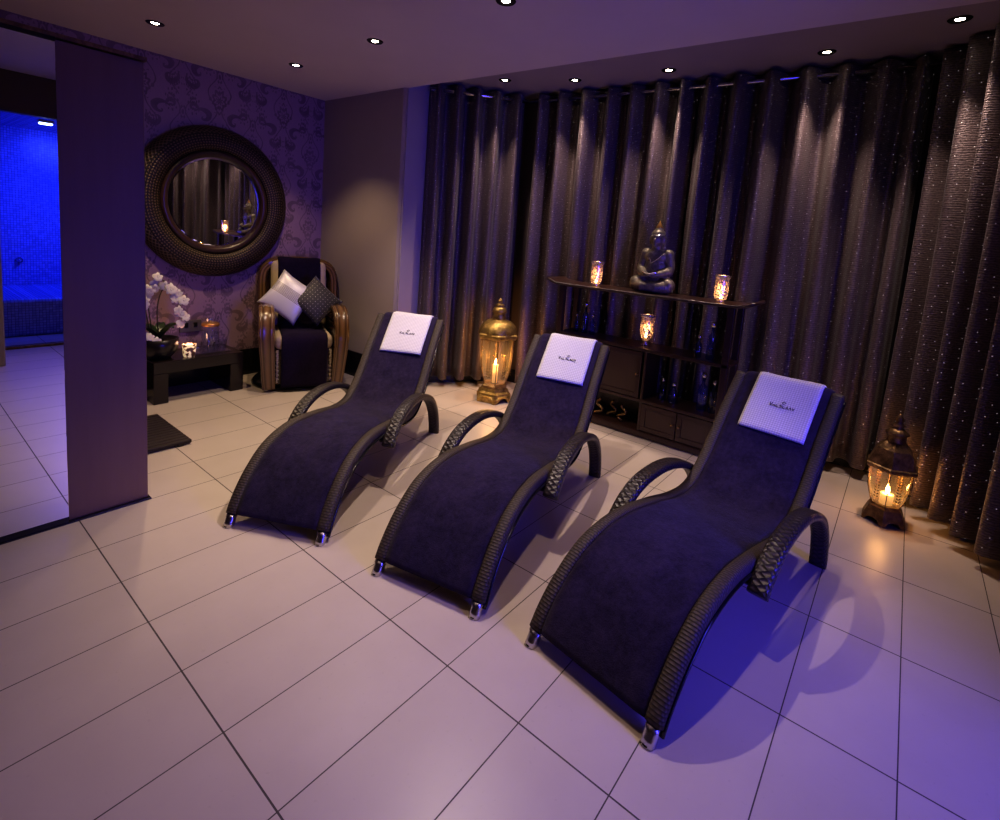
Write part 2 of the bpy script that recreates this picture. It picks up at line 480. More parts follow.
def bay_wall():
    o = .16; pts = [(3.27, 3.60), (B.x + .14, B.y + .14), (Cc.x + .17, Cc.y - .03), (D.x + .05, D.y - .19), (2.9, -.93), (2.9, -1.02)]
    inner = pts; outer = [(3.36, 3.72), (B.x + .26, B.y + .2), (Cc.x + .3, Cc.y - .1), (D.x + .05, D.y - .3)]
    return [*inner[:4], *outer[::-1]]
struct(prism('wall_bay', bay_wall(), 0, BZ + .02, M['darkwall']))
def line_skirt(name, pts, h, t, m):
    vs, fs = [], []
    n = len(pts)
    for i, (x, y) in enumerate(pts):
        p = Vector((x, y)); a = Vector(pts[max(0, i-1)]); b = Vector(pts[min(n-1, i+1)]); d = (b - a).normalized(); q = Vector((d.y, -d.x)) * t
        for xy in (p, p + q): vs += [(xy.x, xy.y, 0), (xy.x, xy.y, h)]
    for i in range(n - 1):
        a = 4 * i; b = a + 4
        fs += [(a + 2, a + 3, b + 3, b + 2), (a + 1, b + 1, b + 3, a + 3), (a, b, b + 1, a + 1), (a, a + 2, b + 2, b)]
    fs += [(0, 1, 3, 2), (4*n-4, 4*n-2, 4*n-1, 4*n-3)]
    return mesh(name, vs, fs, m, None, None, False)
struct(line_skirt('baseboard_bay', [(3.27, 3.575), (B.x + .135, B.y + .13), (Cc.x + .165, Cc.y - .03), (D.x + .05, D.y - .185)], .13, .02, M['gloss_black']))
struct(box('baseboard_back', M['gloss_black'], XL, 2.94, W1Y - .02, W1Y + .01, 0, .24))
struct(prism('baseboard_right', [(2.93, 4.70), (2.957, 3.55), (2.972, 3.515), (3.01, 3.504), (3.28, 3.54), (3.28, 3.57), (3.02, 3.53), (2.985, 3.56), (2.95, 4.70)], 0, .24, M['gloss_black']))
struct(box('wall_left', M['taupe'], XL - .1, XL, BACK - .1, 4.8, 0, CZ + .02, bev=0))
# wall behind the camera, with the steam room opening
OX0, OX1, OZ = .80, 2.05, 2.27
struct(box('wall_front_pier', M['taupe'], XL, OX0, BACK - .12, BACK, 0, CZ + .02, bev=0))
struct(box('wall_front', M['darkwall'], OX1, 3.6, BACK - .12, BACK, 0, BZ + .02, bev=0))
struct(box('wall_front_header', M['darkwall'], OX0, OX1, BACK - .12, BACK, OZ, CZ + .02, bev=0))
struct(box('trim_door_post', M['taupe'], .62, .765, BACK, -.38, 0, CZ, bev=.01))
struct(box('trim_threshold', M['bronze'], OX0, OX1, BACK - .06, BACK + .02, 0, .025))
SY = 2 * 2.845
struct(box('wall_steam_back', M['mosaic'], OX0 - .3, OX1 + .3, SY - 8.7, SY - 8.6, 0, 2.45, bev=0))
struct(box('wall_steam_left', M['mosaic'], OX0 - .32, OX0 - .22, SY - 8.6, BACK - .12, 0, 2.45, bev=0))
struct(box('wall_steam_right', M['mosaic'], OX1 + .22, OX1 + .32, SY - 8.6, BACK - .12, 0, 2.45, bev=0))
struct(box('ceiling_steam', M['mosaic'], OX0 - .3, OX1 + .3, SY - 8.6, BACK - .12, 2.32, 2.42, bev=0))
bench = box('steam_bench', M['mosaic'], OX0 - .2, OX1 + .2, SY - 8.59, SY - 7.33, 0, .41, bev=.04, seg=3)
tag(bench, 'blue mosaic bench in the steam room, seen in the tall mirror door', 'bench')
fx = thing('spotlight', 'blue-white spotlight at the top of the steam room, seen in the tall mirror', 'light', (1.24, SY - 6.95, 2.235))
box('housing', M['chrome'], -.06, .06, -.04, .04, 0, .03, fx); box('lens', M['bluelamp'], -.05, .05, -.03, .03, -.012, .001, fx)
tp = thing('steam_tap', 'small lit fitting low on the blue mosaic wall of the steam room', 'fitting', (1.24, SY - 8.59, .72))
lathe('collar', [(0, 0), (.035, 0), (.035, .02), (.015, .03), (.015, .06), (0, .06)], M['chrome'], tp, 16).rotation_euler = (-PI / 2, 0, 0)

# ------------------------------------------------------------------ curtains and rod
def curtain(name, p0, p1, lam, seed, label, amp=.084, z0=.075, z1=2.735):
    rnd = random.Random(seed); d = (p1 - p0); Lh = d.length; d = d / Lh; nrm = Vector((-d.y, d.x))
    cols = int(Lh / .010); rows = 22; nf = max(2, round(Lh / lam))
    # irregular fold phase
    knots = [0]
    for k in range(nf): knots.append(knots[-1] + rnd.uniform(.72, 1.28))
    knots = [k / knots[-1] * Lh for k in knots]; am = [rnd.uniform(.75, 1.2) for _ in knots]; dr = [rnd.uniform(-.03, .03) for _ in knots]
    vs, uv, fs = [], [], []
    for r in range(rows + 1):
        f = r / rows; z = z1 + (z0 - z1) * f
        acc = 0; prev = None
        for c in range(cols + 1):
            s = Lh * c / cols; j = 0
            while j < nf - 1 and knots[j + 1] < s: j += 1
            t = (s - knots[j]) / (knots[j + 1] - knots[j])
            a_ = (am[j] * (1 - t) + am[j + 1] * t)
            ph = 2 * PI * t
            w = math.cos(ph); w = math.copysign(abs(w) ** .95, w)
            drift = (dr[j] * (1 - t) + dr[j + 1] * t) * f
            o = amp * a_ * w * (1.0 - .12 * math.sin(PI * f)) + .010 * math.sin(ph * 2 + seed + 3 * f) * f
            edge = min(1, min(s, Lh - s) / .02)
            p = p0 + d * (s + drift + .010 * math.sin(2 * ph) * f) + nrm * o
            tip = .008 * math.cos(ph) if r == 0 else 0
            v = Vector((p.x, p.y, z + tip)); vs.append(v)
            if prev is not None: acc += math.hypot(v.x - prev.x, v.y - prev.y)
            prev = v; uv.append((acc, z))
    w = cols + 1
    for r in range(rows):
        for c in range(cols): a = r * w + c; fs.append((a, a + w, a + w + 1, a + 1))
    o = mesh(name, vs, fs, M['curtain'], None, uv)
    sm = o.modifiers.new('thick', 'SOLIDIFY'); sm.thickness = .004
    return tag(o, label, 'curtain', 'sequinned curtains round the bay')
BC = lambda t: B.lerp(Cc, t)
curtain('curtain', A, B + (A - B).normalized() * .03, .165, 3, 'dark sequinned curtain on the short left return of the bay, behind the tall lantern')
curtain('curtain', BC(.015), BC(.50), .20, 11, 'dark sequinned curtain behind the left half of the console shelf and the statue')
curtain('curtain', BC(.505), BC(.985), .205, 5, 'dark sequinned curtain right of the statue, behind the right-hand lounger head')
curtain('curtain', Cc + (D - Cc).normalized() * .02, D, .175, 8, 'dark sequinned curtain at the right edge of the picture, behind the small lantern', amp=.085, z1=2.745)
rod = thing('curtain_rod', 'slim silver curtain rod running round the bay just under the ceiling', 'curtain rod', (0, 0, 0))
e3 = lambda v, z=2.685: Vector((v.x, v.y, z))
for p, q in ((A, B), (B, Cc), (Cc, D)): tube('rod_section', [e3(p), e3(p.lerp(q, .5)), e3(q)], .014, M['chrome'], rod, 12)

# ------------------------------------------------------------------ wardrobe with mirror door
wd = thing('sliding_wardrobe', 'wardrobe with a tall mirror door reflecting blue light and a plain wooden panel door', 'wardrobe', (0, 2.845, 0))
box('carcass', M['darkwood'], -1.2, .86, .075, .62, 0.0, 2.10, wd)
md = box('mirror_door', M['mirror'], -.62, .545, 0.0, .010, .032, 2.105, wd, bev=.0015); md['label'] = 'full-height mirror glass door'
box('mirror_rail', M['gloss_black'], -.62, .545, -.003, .016, .008, .032, md, .001); box('mirror_rail', M['gloss_black'], -.62, .545, -.003, .016, 2.105, 2.122, md, .001)
pd = box('panel_door', M['wood_panel'], .535, .862, .018, .058, .006, 2.118, wd, bev=.003); pd['label'] = 'plain brown veneered door panel'
box('bottom_track', M['gloss_black'], -1.2, .87, -.006, .07, 0, .007, wd, bev=.001)
box('top_track', M['bronze'], -1.2, .87, .0, .07, 2.122, 2.140, wd, bev=.001)

# ------------------------------------------------------------------ loungers
PU = [0, .07, .17, .30, .50, .75, .95, 1.10, 1.20, 1.33, 1.48, 1.665]
PZ = [.010, .128, .23, .305, .337, .312, .277, .272, .308, .42, .600, .797]
RW = .236     # rail centre offset
prof = catmull([(u, 0, z - .018) for u, z in zip(PU, PZ)], 96)
def lounger(loc, rz, label):
    t = thing('sun_lounger', label, 'lounger', loc, rz, 'wicker loungers in a row')
    for s in (-1, 1):
        path = [p + Vector((0, s * RW, 0)) for p in prof]
        r = sweep('side_rail', path[3:], (0, 1, 0), superell(.056, .052, 16, 3.2), M['rib'], t)
        sweep('edge_cord', [p + Vector((0, s * .027, -.024)) for p in path[3:]], (0, 1, 0), superell(.016, .016, 8, 2), M['gloss_black'], r)
        c = sweep('foot_cap', path[:4], (0, 1, 0), superell(.046, .046, 16, 2.2), M['chrome'], t); c['label'] = 'steel foot cap'
        lathe('rubber_foot', [(0, 0), (.014, 0), (.015, .008), (0, .008)], M['gloss_black'], c, 14, loc=(path[0].x - .004, path[0].y, 0.0))
        ap = catmull([(.59, 0, .240), (.67, 0, .318), (.78, 0, .372), (.95, 0, .392), (1.12, 0, .368), (1.28, 0, .30), (1.385, 0, .19), (1.43, 0, .08), (1.445, 0, .0)], 60)
        sweep('armrest', [p + Vector((0, s * (RW + .066), 0)) for p in ap], (0, 1, 0), superell(.074, .040, 16, 4), M['basket'], t)
        sweep('arm_bracket', [Vector((.62, s * (RW + .01), .262)), Vector((.62, s * (RW + .05), .262))], (1, 0, 0), superell(.05, .03, 8, 2), M['gloss_black'], t)
    strip('seat_panel', prof[5:], (0, 1, 0), -RW + .02, RW - .02, M['rib'], t, off=-.006, thick=.014, nv=8)
    for k in (6, 50, 94):
        p = prof[k]; tube('cross_bar', [p + Vector((0, -RW, -.004)), p + Vector((0, 0, -.004)), p + Vector((0, RW, -.004))], .013, M['gloss_black'], t)
    return t
NT = lounger((1.018, 2.36, 0), .486, 'wicker lounger nearest the armchair, leftmost of the three')
POSES = [((1.018, 2.36, 0), .486), ((1.297, 1.602, 0), .221), ((1.447, .905, 0), -.133)]
# local y points left of travel; the measured origin is the left rail, so shift by the half width
def pose(k):
    (x, y, z), a = POSES[k]; cr = Vector((math.sin(a), -math.cos(a), 0)); p = Vector((x, y, 0)) + cr * .255; return p, a
p, a = pose(0); NT.location = p; NT.rotation_euler = (0, 0, a)
p, a = pose(1); dup(NT, p, a, 'wicker lounger in the middle of the row, in front of the console shelf')
p, a = pose(2); dup(NT, p, a, 'wicker lounger closest to the camera, rightmost of the three')

def back_over(path, extra):
    """path continued over the top of the backrest and down behind it"""
    q = list(path); t = (q[-1] - q[-2]).normalized(); n = Vector((0, -1, 0)).cross(t)   # n points to the lying side
    c = q[-1] - n * .036
    for k in range(1, 7):
        an = PI * k / 6; q.append(c + n * .036 * math.cos(an) + t * .030 * math.sin(an))
    e = q[-1]
    for k in range(1, 6): q.append(e - t * extra * k / 5)
    return q
SGN = -1
def towel_path(i0, i1, lift):
    out = []
    for i in range(i0, i1):
        t = (prof[min(i + 1, 95)] - prof[i - 1]).normalized(); n = Vector((0, 1, 0)).cross(t) * SGN
        out.append(prof[i] + n * lift)
    return out
TL = ['navy towel cover on the lounger nearest the armchair', 'navy towel cover on the middle lounger of the row', 'navy towel cover on the lounger closest to the camera']
HL = ['white waffle head towel on the lounger nearest the armchair', 'white waffle head towel on the middle lounger of the row', 'white waffle head towel on the lounger closest to the camera']
for k in range(3):
    p, a = pose(k); rnd = random.Random(40 + k); f1, f2, f3 = [rnd.uniform(0, 6) for _ in range(3)]
    wr = (1.7, .8, .6)[k]
    def wob(s, v, f1=f1, f2=f2, wr=wr):
        a_ = mnoise.noise(Vector((s * 5 + v * 7, v * 3 - s * 2, f1))); b_ = mnoise.noise(Vector((s * 13 + v * 19, v * 5 - s * 4, f2)))
        return wr * (.0042 * max(-.6, a_) + .0022 * (abs(b_) * 2 - .6))
    tw = strip('lounger_towel', back_over(towel_path(3, 96, .013), .16), (0, -1, 0), -.212, .212, M['navy'], None, off=0, thick=.011, nv=44, wob=wob, edge=.010)
    tw.location = p; tw.rotation_euler = (0, 0, a); tag(tw, TL[k], 'towel', 'navy lounger towels')
    rt = thing('head_towel', HL[k], 'towel', p, a, 'white head towels')
    hp = back_over(towel_path(80, 96, .0275), .10)
    strip('towel_cloth', hp, (0, -1, 0), -.138, .172, M['waffle'], rt, off=0, thick=.013, nv=24, wob=lambda s, v: .0022 * math.sin(16 * v + 9 * s + k), edge=.004)
    # small illegible embroidered script with a swirl above it
    bm = bmesh.new(); t = (prof[95] - prof[83]).normalized(); n = Vector((0, 1, 0)).cross(t) * SGN
    cen = prof[87] + n * .0445; ex = Vector((0, -1, 0)); ey = t
    def stroke(pts, wd=.0013):
        for (x0, y0), (x1, y1) in zip(pts, pts[1:]):
            d = Vector((x1 - x0, y1 - y0)); L = max(1e-6, d.length); q = Vector((-d.y, d.x)) / L * wd
            d = d / L * wd * .6
            c4 = [(x0 - d.x + q.x, y0 - d.y + q.y), (x0 - d.x - q.x, y0 - d.y - q.y), (x1 + d.x - q.x, y1 + d.y - q.y), (x1 + d.x + q.x, y1 + d.y + q.y)]
            bm.faces.new([bm.verts.new(cen + ex * (X * 1.45 + .030) + ey * Y * 1.45) for X, Y in c4])
    rr = random.Random(5); x = -.040
    for j in range(8):
        h = rr.uniform(.006, .010) * (1.5 if j in (0, 3) else 1); w = rr.uniform(.005, .008)
        sh = [[(0, h), (0, 0), (w, 0)], [(0, 0), (w * .5, h), (w, 0)], [(0, 0), (0, h), (w, h), (w, 0)], [(w, h), (0, h * .8), (w, h * .3), (0, 0)], [(0, h), (w * .5, 0), (w, h)]][rr.randrange(5)]
        stroke([(x + X, Y) for X, Y in sh]); x += w + .0035
    stroke([(.002 + .006 * math.cos(b * .7) * (1 - b * .05), .020 + .006 * math.sin(b * .7) * (1 - b * .05)) for b in range(9)], .0012)
    lg = frombm('embroidered_logo', bm, M['ink'], rt); lg['label'] = 'small dark embroidered script with a swirl above'

# ------------------------------------------------------------------ lanterns
def lantern(loc, rz, label, H, prof_roof, rim, glass, base, cap, roof_mat, neck_mat, candle_h, candle_r, n=6):
    t = thing('candle_lantern', label, 'lantern', loc, rz, 'golden candle lanterns')
    ph = PI / n
    # base: hexagonal foot with arched cut-outs
    vs, fs = [], []
    N = n * 8
    def hexr(a, r):
        k = (a - ph) % (2 * PI / n) - PI / n
        return r / math.cos(k) * math.cos(PI / n)
    prof_b = base
    bm = bmesh.new(); rings = []
    for (r, z, cut) in prof_b:
        ring = []
        for k in range(N):
            a_ = 2 * PI * k / N; f = ((a_ - ph) / (2 * PI / n)) % 1.0
            lift = cut * max(0, math.sin(PI * f)) ** .6 * (1 if .18 < f < .82 else 0)
            rr_ = hexr(a_, r); ring.append(bm.verts.new((rr_ * math.cos(a_), rr_ * math.sin(a_), z + lift)))
        rings.append(ring)
    for r0, r1 in zip(rings, rings[1:]):
        for k in range(N): bm.faces.new((r0[k], r0[(k + 1) % N], r1[(k + 1) % N], r1[k]))
    bm.faces.new(rings[-1]); bm.faces.new(rings[0][::-1])
    frombm('base', bm, M['gold'] if roof_mat == 'gold' else M['bronze'], t)
    lathe('base_collar', rim_low(glass), M['bronze'], t, n, False, phase=ph)
    # glass body: one pane per side, bowed outline
    for k in range(n):
        v, f = [], []; a0 = ph + 2 * PI * k / n; a1 = a0 + 2 * PI / n
        for (r, z) in glass:
            for q in range(5):
                w = q / 4; p0 = Vector((math.cos(a0), math.sin(a0))) * r; p1 = Vector((math.cos(a1), math.sin(a1))) * r
                m_ = p0.lerp(p1, w); m_ *= 1 + .06 * math.sin(PI * w); v.append((m_.x, m_.y, z))
        for i in range(len(glass) - 1):
            for q in range(4): a_ = i * 5 + q; f.append((a_, a_ + 1, a_ + 6, a_ + 5))
        pane = mesh('glass_pane', v, f, M['lantern_glass'], t)
        # etched sprig on the pane (two little leaf rows)
        lv, lf = [], []
        g0 = glass[len(glass) // 2]
        ac = (a0 + a1) / 2; rc = g0[0] * math.cos(PI / n) * 1.075
        for j in range(7):
            zz = g0[1] + (j - 3.5) * H * .026
            rj = rc
            for s in (-1, 1):
                tx = Vector((-math.sin(ac), math.cos(ac), 0)); ce = Vector((rj * math.cos(ac), rj * math.sin(ac), zz))
                b0 = len(lv); L_ = H * .024
                lv += [ce, ce + tx * s * L_ * .5 + Vector((0, 0, L_ * .7)), ce + tx * s * L_ + Vector((0, 0, L_ * .5)), ce + tx * s * L_ * .6 + Vector((0, 0, L_ * .05))]
                lf.append((b0, b0 + 1, b0 + 2, b0 + 3))
        mesh('etched_sprig', lv, lf, M['bronze'], pane, None, False)
    for k in range(n):
        a0 = ph + 2 * PI * k / n
        tube('glazing_bar', [(r * 1.005 * math.cos(a0), r * 1.005 * math.sin(a0), z) for r, z in glass], H * .0042, M['bronze'], t, 6)
    lathe('rim', rim, M[neck_mat], t, n, False, phase=ph)
    rf = lathe('roof', prof_roof, M[roof_mat], t, n * 4 if roof_mat == 'gold' else n, roof_mat == 'gold', phase=ph)
    if roof_mat == 'gold':   # fluted dome
        for v in rf.data.vertices:
            a_ = math.atan2(v.co.y, v.co.x); r = 1 + .045 * math.cos(12 * (a_ - ph)); v.co.x *= r; v.co.y *= r
    lathe('finial', cap, M[roof_mat], t, 20)
    cz = glass[0][1] + .004
    cd = lathe('candle', [(0, cz), (candle_r, cz), (candle_r, cz + candle_h), (candle_r * .7, cz + candle_h - .004), (0, cz + candle_h - .006)], M['candle'], t, 20)
    fz = cz + candle_h
    lathe('flame', [(0, fz - .004), (.008, fz + .006), (.011, fz + .018), (.007, fz + .036), (0, fz + .056)], M['flame'], cd, 12)
    return t, fz
def rim_low(glass):
    r, z = glass[0]; return [(r * .6, z - .03), (r * 1.16, z - .03), (r * 1.20, z - .008), (r * 1.05, z + .008), (r * .9, z + .002), (r * .4, z)]
u = .914 / 690
LL = (3.495, 2.757, 0)
zz = lambda y: (802 - y) * u if y < 790 else 0.0
tl, fzL = lantern(LL, math.radians(12), 'tall gold lantern with domed top on the floor between the left and middle loungers', .914,
    [(.150, zz(362)), (.152, zz(345)), (.148, zz(325)), (.135, zz(298)), (.112, zz(275)), (.085, zz(261)), (.055, zz(255)), (.050, zz(248))],
    [(.130, zz(382)), (.160, zz(378)), (.172, zz(366)), (.174, zz(350)), (.160, zz(342)), (.140, zz(340)), (.120, zz(350))],
    [(.092, zz(690)), (.103, zz(660)), (.120, zz(620)), (.133, zz(570)), (.141, zz(510)), (.145, zz(450)), (.146, zz(382))],
    [(.155, 0, .045), (.158, .035, .02), (.142, .062, 0), (.138, .078, 0), (.118, .092, 0), (.110, .118, 0)],
    [(.052, zz(255)), (.058, zz(238)), (.048, zz(225)), (.052, zz(212)), (.060, zz(205)), (.056, zz(192)), (.046, zz(176)), (.028, zz(168)), (.036, zz(163)), (.036, zz(156)), (.018, zz(148)), (.014, zz(142)), (.022, zz(136)), (.018, zz(127)), (.006, zz(118)), (0, zz(110))],
    'gold', 'gold', .165, .022)
tl.scale = (1.09, 1.09, 1.0)
u = .585 / 700
zz = lambda y: (752 - y) * u
LR = (3.60, -.062, 0)
tr, fzR = lantern(LR, math.radians(30), 'small bronze lantern with pointed six-sided top on the floor by the right-hand curtain', .585,
    [(.126, zz(392)), (.122, zz(372)), (.106, zz(325)), (.088, zz(280)), (.060, zz(248)), (.046, zz(236))],
    [(.108, zz(412)), (.126, zz(408)), (.132, zz(398)), (.132, zz(384)), (.124, zz(378)), (.108, zz(384))],
    [(.066, zz(648)), (.082, zz(615)), (.096, zz(570)), (.106, zz(520)), (.112, zz(465)), (.113, zz(412))],
    [(.114, 0, .028), (.111, .020, .014), (.102, .042, 0), (.094, .060, 0), (.084, .078, 0), (.072, .088, 0)],
    [(.046, zz(236)), (.042, zz(205)), (.046, zz(192)), (.056, zz(186)), (.054, zz(178)), (.036, zz(158)), (.022, zz(146)), (.030, zz(136)), (.028, zz(126)), (.016, zz(112)), (.022, zz(100)), (.018, zz(84)), (.007, zz(66)), (0, zz(55))],
    'bronze', 'bronze', .055, .032)

tr.scale = (1.0, 1.0, 1.09)
# ------------------------------------------------------------------ console shelf
X0, X1 = 3.66, 3.95
cs = thing('console_shelf', 'dark wooden console with open shelves and cabinet doors in front of the curtains', 'shelf', ((X0 + X1) / 2, 1.57, 0))
ox, oy = (X0 + X1) / 2, 1.57
def cbox(name, m, x0, x1, y0, y1, z0, z1, parent=cs, bev=.004): return box(name, M[m], x0 - ox, x1 - ox, y0 - oy, y1 - oy, z0, z1, parent, bev)
# top board with up-curled ends
tp_ = catmull([(0, 2.385 - oy, 1.128), (0, 2.33 - oy, 1.105), (0, 2.20 - oy, 1.094), (0, 1.6 - oy, 1.092), (0, .95 - oy, 1.094), (0, .83 - oy, 1.104), (0, .765 - oy, 1.130)], 50)
sweep('top_shelf', tp_, (1, 0, 0), superell(X1 - X0 + .05, .026, 16, 6), M['darkwood'], cs)
cbox('middle_shelf', 'darkwood', X0, X1, .88, 2.27, .665, .690)
cbox('lower_shelf', 'darkwood', X0, X1, .90, 2.25, .275, .300)
cbox('bottom_shelf', 'darkwood', X0, X1, .90, 2.25, .030, .055)
cbox('plinth_rail', 'darkwood', X0 - .006, X0 + .02, .88, 2.27, .010, .050)
for y in (.905, 2.245):
    for x in (X0 + .022, X1 - .022): cbox('post', 'darkwood', x - .022, x + .022, y - .022, y + .022, 0, 1.082)
cbox('divider', 'darkwood', X0 + .005, X1 - .005, 1.455, 1.475, .055, .665)
cbox('side_panel', 'doorwood', X0 + .02, X1 - .02, 2.235, 2.25, .055, .665)
cbox('back_panel', 'darkwood', X1 - .014, X1 - .004, 1.47, 2.24, .055, .665)
cbox('back_panel', 'darkwood', X1 - .014, X1 - .004, .915, 1.46, .055, .275)
def cdoor(y0, y1, z0, z1, knob_y):
    d = cbox('door', 'doorwood', X0 + .008, X0 + .026, y0, y1, z0, z1)
    w = .035
    boxes('door_frame', M['darkwood'], [(X0 - ox, X0 + .012 - ox, a_ - oy, b_ - oy, c_, d_) for a_, b_, c_, d_ in ((y0, y1, z1 - w, z1), (y0, y1, z0, z0 + w), (y0, y0 + w, z0 + w, z1 - w), (y1 - w, y1, z0 + w, z1 - w))], d, .002)
    lathe('knob', [(0, 0), (.010, 0), (.006, .010), (.010, .018), (0, .024)], M['bronze'], d, 12, loc=(X0 - ox, knob_y - oy, z0 + (z1 - z0) * .52)).rotation_euler = (0, -PI / 2, 0)
cdoor(1.49, 1.855, .305, .658, 1.515); cdoor(1.865, 2.225, .305, .658, 2.20)
cdoor(1.185, 1.452, .062, .270, 1.205); cdoor(.93, 1.178, .062, .270, 1.158)
# ornamental scroll figures in the open lower left bay
for i, y in enumerate((1.63, 1.73, 1.84, 1.99)):
    pts = [(0, .05 * math.sin(k * .55 + i) * (1 - k / 20), .02 + k * .0085) for k in range(16)]
    o = tube('scroll_ornament', [(x_, y_, z_) for x_, y_, z_ in pts], .011, M['bronze'], None, 8); o.location = (3.74 + .03 * (i % 2), y, .047)
    tag(o, 'dark curled ornament on the lowest open shelf of the console, below the cabinet door', 'ornament', 'curled ornaments on the lowest shelf')

# votive hurricane glasses
def hurricane(loc, h, r, label, footed):
    t = thing('hurricane_glass', label, 'candle holder', loc, 0, 'speckled candle glasses')
    if footed: pf = [(r * .62, 0), (r * .66, .006), (r * .40, .02), (r * .42, h * .16), (r * .78, h * .26), (r * .98, h * .40), (r * .98, h * .72), (r * .92, h * .88), (r * 1.12, h * .985), (r * 1.16, h)]
    else: pf = [(r * .62, 0), (r * .68, .008), (r * .52, .016), (r * .80, h * .14), (r * .95, h * .26), (r * .97, h * .5), (r * .95, h * .75), (r * .92, h * .86), (r * 1.12, h * .985), (r * 1.16, h)]
    lathe('glass_body', pf, M['mercury'], t, 28)
    lathe('rim', [(r * 1.14, h - .004), (r * 1.175, h), (r * 1.13, h + .003)], M['silver'], t, 28)
    z = h * (.17 if footed else .03)
    c = lathe('candle', [(0, z), (r * .45, z), (r * .45, z + .022), (0, z + .020)], M['candle'], t, 16)
    lathe('flame', [(0, z + .018), (.007, z + .028), (.008, z + .038), (0, z + .064)], M['flame'], c, 10)
    return z + .04
TZ = 1.105
V = [((3.735, 1.975, TZ), .195, .047, 'speckled glass candle holder at the left end of the console top', False),
     ((3.715, 1.0, TZ), .185, .047, 'speckled glass candle holder at the right end of the console top', False),
     ((3.80, 1.535, .690), .235, .050, 'footed speckled candle glass on the middle shelf below the statue', True)]
VZ = [hurricane(*v) for v in V]

# bottles
def bottle(loc, h, r, m, label, cat='bottle'):
    t = thing('glass_bottle', label, cat, loc, 0, 'small glass bottles on the console')
    lathe('bottle_body', [(0, .002), (r * .9, 0), (r, .01), (r, h * .55), (r * .8, h * .64), (r * .34, h * .70), (r * .34, h * .86), (0, h * .86)], M[m], t, 20)
    lathe('stopper', [(0, h * .86), (r * .46, h * .86), (r * .5, h * .92), (r * .42, h), (0, h)], M['chrome'], t, 14)
for (y, h, r), lb in zip(((2.165, .15, .022), (2.085, .26, .028), (2.01, .17, .024)), ('short clear bottle nearest the left end of the middle shelf', 'taller clear bottle between two shorter ones on the middle shelf', 'short clear bottle right of the tall one at the left of the middle shelf')):
    bottle((3.815, y, .690), h, r, 'blue_glass', lb)
for (y, h, r), lb in zip(((1.115, .16, .024), (1.03, .27, .030)), ('short clear bottle toward the right end of the middle shelf', 'tall clear bottle at the right end of the middle shelf')):
    bottle((3.75, y, .690), h, r, 'blue_glass', lb)
for (y, h, r), lb in zip(((1.355, .17, .030), (1.27, .15, .036), (1.06, .28, .036), (.985, .24, .028)), ('dark blue bottle beside the divider in the open lower shelf', 'squat blue bottle second from the divider in the open lower shelf', 'tall blue bottle in the open lower shelf, right of the squat one', 'slim blue bottle nearest the right post in the open lower shelf')):
    bottle((3.79, y, .300), h, r, 'blue_glass', lb)

# ------------------------------------------------------------------ statue (one continuous body)
def blob(name, parts, m, parent=None, voxel=.006, smooth=4):
    bm = bmesh.new()
    for q in parts:
        if q[0] == 'e':
            _, c, r, rot = q; mt = Matrix.Translation(c) @ rot.to_4x4() @ Matrix.Diagonal((*r, 1))
            bmesh.ops.create_uvsphere(bm, u_segments=20, v_segments=14, radius=1, matrix=mt)
        else:
            _, pts = q
            for (p0, r0), (p1, r1) in zip(pts, pts[1:]):
                p0, p1 = Vector(p0), Vector(p1); n_ = max(3, int((p1 - p0).length / (min(r0, r1) * .45)))
                for i in range(n_ + 1):
                    f = i / n_; bmesh.ops.create_uvsphere(bm, u_segments=12, v_segments=8, radius=r0 + (r1 - r0) * f, matrix=Matrix.Translation(p0.lerp(p1, f)))
    o = frombm(name, bm, m, parent, True)
    r = o.modifiers.new('skin', 'REMESH'); r.mode = 'VOXEL'; r.voxel_size = voxel; r.use_smooth_shade = True
    s = o.modifiers.new('soft', 'SMOOTH'); s.iterations = smooth; s.factor = .5
    return o
I3 = Matrix.Identity(3)
bd = thing('seated_statue', 'dark seated meditating statue with gold topknot on the console top', 'statue', (3.80, 1.525, TZ), math.radians(-90))
parts = [('e', (0, .0, .045), (.135, .085, .045), I3), ('e', (0, .03, .065), (.11, .075, .055), I3)]
for s in (-1, 1):
    parts.append(('c', [((s * .060, .035, .085), .058), ((s * .122, -.025, .066), .056)]))         # thigh to knee
    parts.append(('c', [((s * .122, -.030, .055), .052), ((s * .05, -.085, .048), .040), ((-s * .045, -.088, .050), .030)]))   # shin crossing
    parts.append(('c', [((s * .086, .03, .295), .043), ((s * .110, .025, .20), .037), ((s * .108, .005, .165), .035)]))       # upper arm
    parts.append(('c', [((s * .106, .0, .165), .034), ((s * .06, -.066, .145), .026), ((s * .022, -.092, .138), .020)]))      # forearm to lap
    parts.append(('e', (s * .022, -.096, .136), (.030, .022, .014), I3))
    for j in range(4): parts.append(('c', [((s * .018, -.100 - j * .006, .138), .0065), ((-s * .018, -.102 - j * .006, .139), .0055)]))
    parts.append(('e', (s * .055, .006, .400), (.012, .017, .036), I3))                            # long ear
    parts.append(('e', (s * .019, -.043, .414), (.013, .007, .007), I3))                           # eyelid
parts += [('e', (0, .02, .18), (.088, .066, .12), I3), ('e', (0, .018, .275), (.095, .060, .066), I3), ('c', [((0, .012, .32), .042), ((0, .006, .365), .038)]),
          ('e', (0, .0, .408), (.051, .053, .062), I3), ('e', (0, .01, .446), (.053, .053, .036), I3), ('e', (0, .012, .480), (.031, .031, .022), I3),
          ('c', [((0, -.049, .420), .006), ((0, -.061, .400), .0105)]), ('e', (0, -.051, .381), (.017, .008, .006), I3), ('e', (0, -.042, .362), (.019, .014, .012), I3)]
blob('body', parts, M['stone_green'], bd, .0055, 3)
